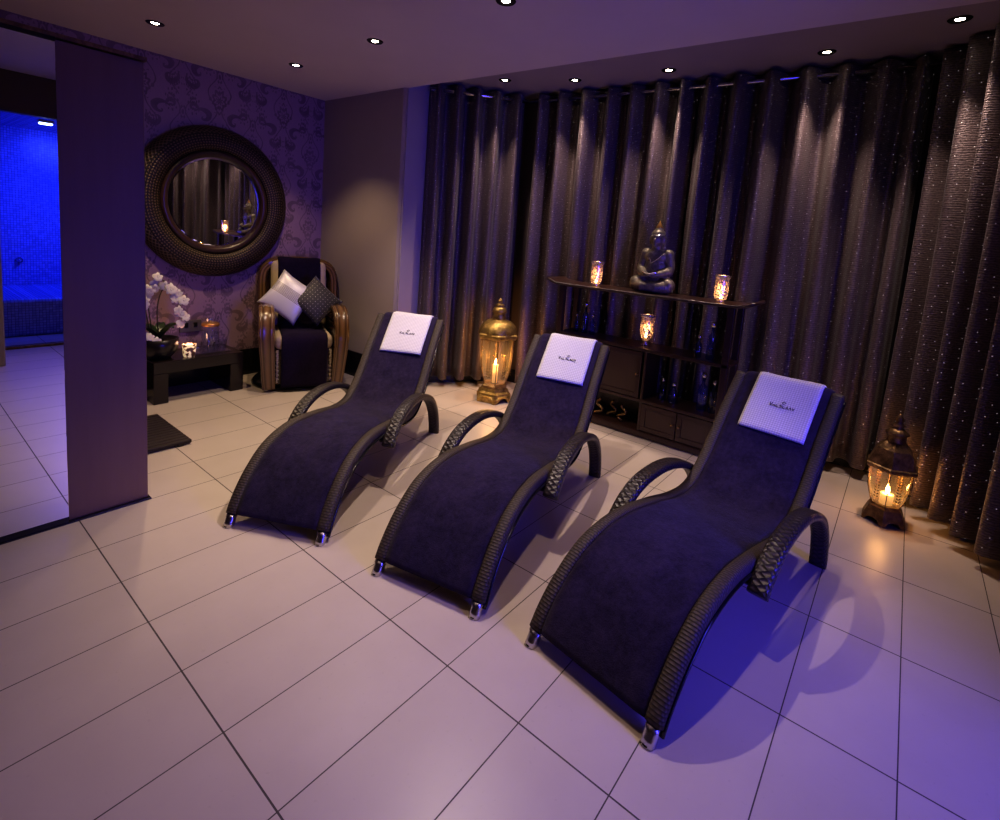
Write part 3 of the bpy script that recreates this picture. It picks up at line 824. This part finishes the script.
lathe('topknot', [(.020, .488), (.026, .496), (.022, .506), (.015, .520), (.007, .535), (0, .552)], M['goldleaf'], bd, 16, loc=(0, .012, 0))
tube('hair_band', [(.0535 * math.cos(b), .004 + .0555 * math.sin(b), .440 + .004 * math.cos(2 * b)) for b in [2 * PI * k / 24 for k in range(25)]], .0032, M['silver'], bd, 6)
tube('robe_trim', [Vector(q) for q in ((.072, -.026, .305), (.050, -.046, .275), (.018, -.052, .245), (-.012, -.051, .226), (-.02, -.050, .25), (-.036, -.046, .27))], .0042, M['silver'], bd, 8)
tube('sleeve_trim', catmull([(.062, -.092, .162), (.03, -.114, .152), (0, -.124, .150), (-.03, -.114, .153), (-.058, -.094, .162)], 14), .0042, M['silver'], bd, 8)

# ------------------------------------------------------------------ round mirror
rm = thing('round_mirror', 'large round mirror with wide bronze lattice frame on the patterned wall', 'mirror', (1.922, W1Y - .018, 1.552)); rm.rotation_euler = (math.radians(.62), 0, math.radians(.95))
def ring(name, prof_, m, n=120):
    vs, fs, uv = [], [], []; w = len(prof_)
    for k in range(n + 1):
        a_ = 2 * PI * k / n
        for j, (r, d) in enumerate(prof_): vs.append((r * math.cos(a_), -d, r * math.sin(a_))); uv.append((k / n, j / (w - 1)))
    for k in range(n):
        for j in range(w - 1): a_ = k * w + j; fs.append((a_, a_ + 1, a_ + w + 1, a_ + w))
    return mesh(name, vs, fs, m, rm, uv)
ring('frame', [(.425, .020), (.430, .048), (.45, .066), (.48, .078), (.51, .082), (.54, .078), (.57, .070), (.60, .054), (.618, .036), (.628, .016), (.628, .0)], M['lattice'])
ring('inner_rim', [(.372, .014), (.374, .040), (.385, .058), (.405, .062), (.422, .056), (.430, .040), (.430, .010)], M['darkwood'])
ring('bevel', [(.356, .0165), (.364, .0160), (.374, .0150)], M['mirror'])
ring('mirror_glass', [(.0, .0165), (.2, .0165), (.357, .0165)], M['mirror'])

# ------------------------------------------------------------------ low table and what stands on it
lt = thing('low_table', 'low black wooden table with thick slab legs under the round mirror', 'table', (1.33, 4.28, 0))
box('table_top', M['black_table'], 0, .66, 0, .38, .235, .325, lt, .004)
box('leg', M['black_table'], 0, .10, 0, .38, 0, .235, lt, .004); box('leg', M['black_table'], .555, .66, 0, .38, 0, .235, lt, .004)
tr_ = box('glass_tray', M['clear'], 1.66, 1.93, 4.36, 4.60, .326, .334, None, .003); tag(tr_, 'flat clear glass tray under the carafe on the low black table', 'tray')
cf = thing('glass_carafe', 'clear glass carafe with copper-coloured band on the low black table', 'carafe', (1.80, 4.46, .335))
lathe('carafe_body', [(0, .002), (.060, .0), (.066, .01), (.067, .10), (.064, .17), (.058, .215), (.062, .255), (.068, .27)], M['clear'], cf, 28)
lathe('water', [(0, .004), (.061, .006), (.063, .10), (.061, .165), (0, .165)], M['water'], cf, 24)
lathe('lid', [(0, .228), (.056, .228), (.066, .222), (.068, .206), (.062, .200), (.0, .204)], M['amber'], cf, 28)
lathe('lid_knob', [(0, .228), (.012, .230), (.008, .245), (.016, .256), (0, .268)], M['chrome'], cf, 14)
gl = thing('tumbler', 'clear tumbler standing left of the carafe on the low table', 'glass', (1.685, 4.42, .335), 0, 'tumblers by the carafe')
lathe('tumbler_body', [(0, .004), (.026, .0), (.030, .005), (.034, .085), (.032, .085), (.027, .012), (0, .012)], M['clear'], gl, 24)
dup(gl, (1.775, 4.385, .335), 0, 'clear tumbler standing just in front of the carafe'); dup(gl, (1.875, 4.41, .335), 0, 'clear tumbler standing right of the carafe on the low table')
vt = thing('votive_cup', 'glowing patterned tealight cup on the low black table by the plant', 'candle holder', (1.60, 4.355, .325))
lathe('cup', [(0, .002), (.038, 0), (.042, .01), (.050, .10), (.046, .10), (.038, .014), (0, .014)], M['glow'], vt, 24)
cvt = lathe('tealight', [(0, .016), (.022, .016), (.022, .030), (0, .029)], M['candle'], vt, 14)
lathe('flame', [(0, .028), (.006, .036), (.007, .046), (0, .066)], M['flame'], cvt, 10)
op = thing('potted_orchid', 'white orchid with drooping flower sprays in a black bowl on the low table', 'plant', (1.415, 4.43, .325)); op.scale = (.95, .95, .93)
lathe('bowl', [(0, .004), (.075, 0), (.085, .008), (.120, .055), (.142, .11), (.138, .165), (.128, .168), (.122, .15), (0, .15)], M['pot'], op, 32)
lathe('soil', [(0, .158), (.06, .160), (.122, .150)], M['soil'], op, 24)
rnd = random.Random(3)
for k in range(7):
    a_ = k * 2.4 + .3; L_ = rnd.uniform(.15, .22)
    pts = [Vector((math.cos(a_) * L_ * f, math.sin(a_) * L_ * f * .8, .16 + .11 * math.sin(PI * .62 * f))) for f in [i / 8 for i in range(9)]]
    vs, fs = [], []
    for i, q in enumerate(pts):
        w = .034 * math.sin(PI * min(1, (i / 8) * .88 + .12)) + .003; sd = Vector((-math.sin(a_), math.cos(a_), 0)); vs += [q - sd * w + Vector((0, 0, .008)), q, q + sd * w + Vector((0, 0, .008))]
    for i in range(8):
        for j in range(2): b = i * 3 + j; fs.append((b, b + 1, b + 4, b + 3))
    mesh('leaf', vs, fs, M['leaf'], op)
def flower(c, d, r):
    vs, fs = [], []; d = d.normalized(); a0 = d.orthogonal().normalized(); b0 = d.cross(a0)
    for k in range(5):
        an = 2 * PI * k / 5; ax = a0 * math.cos(an) + b0 * math.sin(an); sx = d.cross(ax); w = (.52 if k in (1, 4) else .34) * r; b = len(vs)
        for f, g_ in ((.08, .15), (.35, .85), (.65, 1.0), (.9, .6), (1.0, .12)):
            ctr = c + ax * r * f + d * (r * .30 * f * (1 - f) * 2 - r * .1 * f)
            vs += [ctr - sx * w * g_, ctr + d * r * .04, ctr + sx * w * g_]
        for i in range(4):
            for j in range(2): q = b + i * 3 + j; fs.append((q, q + 1, q + 4, q + 3))
    b = len(vs)
    for f in range(6): an = 2 * PI * f / 6; vs.append(c + d * r * .16 + (a0 * math.cos(an) + b0 * math.sin(an)) * r * .15)
    vs.append(c + d * r * .34)
    for f in range(6): fs.append((b + f, b + (f + 1) % 6, b + 6))
    return mesh('flower', vs, fs, M['petal'], op)
sprays = [[(.0, 0, .15), (-.01, .0, .40), (.02, -.01, .56), (.075, -.03, .60), (.125, -.05, .52), (.14, -.06, .38), (.155, -.065, .27)],
          [(-.03, .02, .15), (-.06, .03, .42), (-.05, .02, .60), (.0, .0, .655), (.05, -.02, .63), (.09, -.03, .56)],
          [(-.05, 0, .15), (-.09, 0, .40), (-.12, -.02, .58), (-.10, -.04, .60), (-.06, -.06, .55)]]
for k, sp in enumerate(sprays):
    pth = catmull(sp, 30); tube('stem', pth, .0042, M['stem'], op, 6)
    for i in range(9 if k == 0 else 6):
        f = .56 + .44 * i / (8 if k == 0 else 5); q = pth[min(29, int(f * 29))]
        flower(q + Vector((rnd.uniform(-.028, .028), rnd.uniform(-.03, 0), rnd.uniform(-.02, .02))), Vector((rnd.uniform(-.6, .4), -1, rnd.uniform(-.3, .3))), rnd.uniform(.036, .047))
for q in ((-.09, -.09, .20), (-.05, -.11, .17), (-.12, -.06, .22)): flower(Vector(q), Vector((-.2, -1, .3)), .034)
so = thing('wall_socket', 'double electric socket plate on the patterned wall behind the low table', 'socket', (1.735, W1Y, .50))
box('plate', M['socket'], -.085, .085, -.014, 0, -.05, .05, so, .004)
boxes('switches', M['gloss_black'], [(-.05, -.02, -.018, -.012, -.01, .03), (.02, .05, -.018, -.012, -.01, .03)], so, .001)

# ------------------------------------------------------------------ slatted mat
sm_ = thing('slatted_mat', 'dark wooden slatted mat on the tiles beside the wardrobe panel', 'mat', (.62, 3.40, 0))
for k in range(14): box('slat', M['mat_slat'], 0, .645, .002 + k * .0435, .038 + k * .0435, .010, .030, sm_, .003)
for x in (.05, .30, .57): box('runner', M['mat_slat'], x, x + .03, 0, .605, 0, .012, sm_, .001)

# ------------------------------------------------------------------ armchair (rattan)
CH = (2.345, 3.93, 0); CRZ = math.atan2(-.41, .91)
ac = thing('rattan_armchair', 'brown bundled-cane armchair with cream cushions in the corner by the mirror', 'armchair', CH, CRZ)
lathe('swivel_base', [(0, .0), (.36, 0), (.365, .015), (.34, .045), (0, .05)], M['gloss_black'], ac, 40, loc=(-.04, .36, 0))
def cane_section(w, h, n=28):
    out = []
    for k in range(n):
        a_ = 2 * PI * k / n; c, s = math.cos(a_), math.sin(a_)
        out.append((w / 2 * math.copysign(abs(c) ** .5, c), h / 2 * math.copysign(abs(s) ** .5, s) * (1 + .10 * math.cos(5 * PI * c))))
    return out
for s in (-1, 1):
    ap = catmull([(s * .275, .045, .03), (s * .288, .018, .22), (s * .30, 0, .42), (s * .302, .012, .56), (s * .30, .07, .655), (s * .297, .17, .69), (s * .293, .34, .675), (s * .285, .50, .62), (s * .272, .575, .50), (s * .262, .58, .25), (s * .255, .58, .03)], 70)
    sweep('arm', ap, (1, 0, 0), cane_section(.125, .066), M['rattan'], ac, scale=lambda f: .82 + .18 * min(1, f / .25))
    boxes('side_panel', M['rattan'], [((s * .262) - .012, (s * .262) + .012, .06, .56, .10, .56)], ac)
box('front_panel', M['rattan'], -.235, .235, .045, .075, .06, .37, ac, .01)
for s in (-1, 1):
    tube('bead_braid', [(s * (.215 + .006 * math.sin(k * 1.6)), .036, .08 + k * .009) for k in range(32)], .012, M['cream'], ac, 6)
box('seat_cushion', M['cream'], -.235, .235, .02, .60, .36, .485, ac, .045, 4)
tilt = math.radians(-13)
bk = bmesh.new(); add_box(bk, -.245, .245, -.06, .06, 0, .64, .055, 4)
bmesh.ops.transform(bk, matrix=Matrix.Translation((0, .525, .45)) @ Matrix.Rotation(tilt, 4, 'X'), verts=bk.verts); frombm('back_cushion', bk, M['cream'], ac, True)
def back_frame():
    pts = catmull([(-.265, .53, .30), (-.30, .56, .55), (-.315, .62, .80), (-.305, .66, .97), (-.24, .685, 1.045), (-.10, .692, 1.065), (0, .693, 1.07), (.10, .692, 1.065), (.24, .685, 1.045), (.305, .66, .97), (.315, .62, .80), (.30, .56, .55), (.265, .53, .30)], 70)
    sweep('back_frame', pts, (0, 1, .25), cane_section(.08, .07), M['rattan'], ac)
    bm = bmesh.new(); add_box(bm, -.295, .295, .0, .02, 0, .66, .006)
    bmesh.ops.transform(bm, matrix=Matrix.Translation((0, .585, .40)) @ Matrix.Rotation(tilt, 4, 'X'), verts=bm.verts); frombm('back_panel', bm, M['rattan'], ac)
back_frame()
# throw towel over back, seat and front
bt = Matrix.Rotation(tilt, 3, 'X'); bo = Vector((0, .525, .45))
def onback(y, z): q = bo + bt @ Vector((0, y, z)); return q
tw_pts = [onback(.10, .45), onback(.09, .60), onback(.055, .652), onback(0, .664), onback(-.05, .650), onback(-.066, .60), onback(-.067, .40), onback(-.067, .12)]
tw_pts += [Vector((0, .47, .51)), Vector((0, .40, .492)), Vector((0, .20, .489)), Vector((0, .06, .487)), Vector((0, .012, .462)), Vector((0, .002, .40)), Vector((0, .0, .22)), Vector((0, .0, .045))]
th = strip('throw_towel', resample(catmull(tw_pts, 90), 80)[::-1], (1, 0, 0), -.185, .185, M['throw'], None, off=.0, thick=.010, nv=16, wob=lambda s, v: .0022 * math.sin(18 * v + 3 * s) + .0015 * math.sin(7 * s + 30 * v), edge=.004)
th.location = CH; th.rotation_euler = (0, 0, CRZ); tag(th, 'dark purple towel draped over the back, seat and front of the cane armchair', 'towel')
def cushion(name, label, m, tc, zc, yc, half, rot, lean, th_=.075, yaw=0.0):
    N = 22; vs, uv, fs = [], [], []
    for sd in (1, -1):
        for i in range(N + 1):
            for j in range(N + 1):
                a_, b_ = -1 + 2 * i / N, -1 + 2 * j / N
                e = max(0, (1 - a_ ** 2) * (1 - b_ ** 2)) ** .42
                pinch = 1 - .10 * (1 - abs(a_)) * abs(b_) ** 3 - .10 * (1 - abs(b_)) * abs(a_) ** 3
                px = a_ * half * (1 - .10 * (1 - b_ * b_) * abs(a_) ** 4); pz = b_ * half * (1 - .10 * (1 - a_ * a_) * abs(b_) ** 4)
                vs.append((px, -sd * th_ * e, pz)); uv.append((.5 + a_ / 2, .5 + b_ / 2))
    w = N + 1; n1 = w * w
    for sd in range(2):
        for i in range(N):
            for j in range(N):
                a_ = sd * n1 + i * w + j; f = (a_, a_ + w, a_ + w + 1, a_ + 1); fs.append(f if sd == 0 else f[::-1])
    o = mesh(name, vs, fs, m, None, uv)
    bm = bmesh.new(); bm.from_mesh(o.data); bmesh.ops.remove_doubles(bm, verts=bm.verts, dist=1e-5); bmesh.ops.recalc_face_normals(bm, faces=bm.faces); bm.to_mesh(o.data); bm.free()
    c = Matrix.Translation(CH) @ Matrix.Rotation(CRZ, 4, 'Z') @ Matrix.Translation((tc, yc, zc)) @ Matrix.Rotation(yaw, 4, 'Z') @ Matrix.Rotation(lean, 4, 'X') @ Matrix.Rotation(rot, 4, 'Y')
    o.matrix_world = c; return tag(o, label, 'cushion', 'cushions on the armchair')
cushion('cushion', 'silver cushion with dark stripes, left on the armchair', M['stripe'], -.112, .775, .30, .185, math.radians(35), math.radians(-20), .07, -.12)
cushion('cushion', 'dark beaded cushion, right on the armchair', M['beaded'], .115, .75, .27, .170, math.radians(-42), math.radians(-24), .065, .10)

# ------------------------------------------------------------------ downlights
DL = [((1.262, 3.977), CZ, 'recessed downlight above the top of the wardrobe panel'), ((2.182, 3.895), CZ, 'recessed downlight near the corner above the armchair'),
      ((2.159, 2.893), CZ, 'recessed downlight above the plain wall, left of the curtains'), ((2.131, 1.79), CZ, 'recessed downlight at the top edge of the picture'),
      ((3.495, 2.884), BZ, 'recessed downlight at the left end of the curtain rod'), ((3.742, 2.346), BZ, 'recessed downlight second from the left above the curtains'),
      ((3.826, 1.592), BZ, 'recessed downlight above the statue'), ((3.914, .60), BZ, 'recessed downlight above the right-hand lounger'), ((3.693, -.024), BZ, 'recessed downlight at the right edge of the picture')]
proto = None
for (x, y), z, lb in DL:
    if proto is None:
        proto = thing('downlight', lb, 'downlight', (x, y, z), 0, 'recessed downlights')
        lathe('trim_ring', [(.022, -.0005), (.027, -.005), (.048, -.006), (.053, -.001)], M['gloss_black'], proto, 28)
        lathe('lamp', [(0, -.003), (.018, -.003), (.022, -.001)], M['lamp'], proto, 24)
    else: dup(proto, (x, y, z), 0, lb)

# ------------------------------------------------------------------ lights
def spot(loc, energy, ang, col, blend=.6, target=None, r=.022):
    l = bpy.data.lights.new('spot', 'SPOT'); l.energy = energy; l.spot_size = math.radians(ang); l.spot_blend = blend; l.color = col; l.shadow_soft_size = r
    o = bpy.data.objects.new('downlight_or_fill_beam', l); link(o); o.location = loc
    if target is not None:
        o.rotation_euler = (Vector(target) - Vector(loc)).to_track_quat('-Z', 'Y').to_euler()
    return o
WARM = (1.0, .80, .66)
for i, ((x, y), z, lb) in enumerate(DL):
    if z == CZ: spot((x, y, z - .02), (58, 46, 72, 100)[i], (88, 98, 90, 88)[i], WARM if i > 1 else (1.0, .74, .44))
    else: spot((x, y, z - .02), 58, 74, (1.0, .77, .64), 1.0)
for x, y, e in ((1.38, .78, 46), (.2, 1.9, 6)): spot((x, y, CZ - .02), e, 84, (1.0, .72, .58))  # unseen beams; the second is added warm fill for panel door and near floor
def point(loc, e, col=(1.0, .58, .24), r=.03):
    l = bpy.data.lights.new('candle', 'POINT'); l.energy = e; l.color = col; l.shadow_soft_size = r
    o = bpy.data.objects.new('candle_light', l); link(o); o.location = loc
point((LL[0], LL[1], fzL + .07), 5.0); point((LR[0], LR[1], fzR + .06), 2.0)
for (loc, h, r, lb, ft), z in zip(V, VZ): point((loc[0], loc[1], loc[2] + z + .05), .5)
point((1.60, 4.355, .325 + .12), .55, (1.0, .5, .3))
def area(loc, target, sx, sy, e, col, spread=180):
    l = bpy.data.lights.new('area', 'AREA'); l.shape = 'RECTANGLE'; l.size = sx; l.size_y = sy; l.energy = e; l.color = col
    l.spread = math.radians(spread); o = bpy.data.objects.new('steam_room_glow', l); link(o); o.location = loc
    o.rotation_euler = (Vector(target) - Vector(loc)).to_track_quat('-Z', 'Y').to_euler(); return o
BLUE = (.085, .06, 1.0)
area((1.74, BACK - .16, 1.05), (2.85, 1.5, .85), .55, 1.7, 21, BLUE, 92)
area((1.80, -1.75, 2.22), (1.30, -2.9, .7), .5, .5, 28, (.03, .055, 1.0), 130)
area((1.75, -1.32, 1.9), (.75, .7, 0), .5, .4, 6, (.10, .08, 1.0), 70)
w = bpy.data.worlds.new('World'); SC.world = w; w.use_nodes = True
w.node_tree.nodes['Background'].inputs[0].default_value = (.02, .014, .05, 1); w.node_tree.nodes['Background'].inputs[1].default_value = .2

# ------------------------------------------------------------------ camera
F, CY = 512.6139, 298.5777; YAW, PIT, ROL = -.9017, .1212, -.0739
cy, sy, cp, sp, cr, sr = math.cos(YAW), math.sin(YAW), math.cos(PIT), math.sin(PIT), math.cos(ROL), math.sin(ROL)
right = Vector((cy, sy, 0)); fwd = Vector((-sy * cp, cy * cp, -sp)); down = fwd.cross(right)
r2 = right * cr + down * sr; d2 = right * -sr + down * cr
cam = bpy.data.cameras.new('camera'); co = bpy.data.objects.new('camera', cam); link(co)
cam.sensor_fit = 'HORIZONTAL'; cam.sensor_width = 36; cam.lens = F / 1000 * 36; cam.shift_y = (CY - 410) / 1000; cam.clip_start = .02
mt = Matrix(((r2.x, -d2.x, -fwd.x, 0), (r2.y, -d2.y, -fwd.y, 0), (r2.z, -d2.z, -fwd.z, 1.45), (0, 0, 0, 1)))
co.matrix_world = mt; SC.camera = co
SC.view_settings.view_transform = 'Standard'; SC.view_settings.look = 'Medium High Contrast'; SC.view_settings.exposure = 0.06
SC.cycles.use_denoising = True; SC.cycles.caustics_reflective = False; SC.cycles.caustics_refractive = False
SC.cycles.transparent_max_bounces = 16; SC.cycles.sample_clamp_indirect = 4
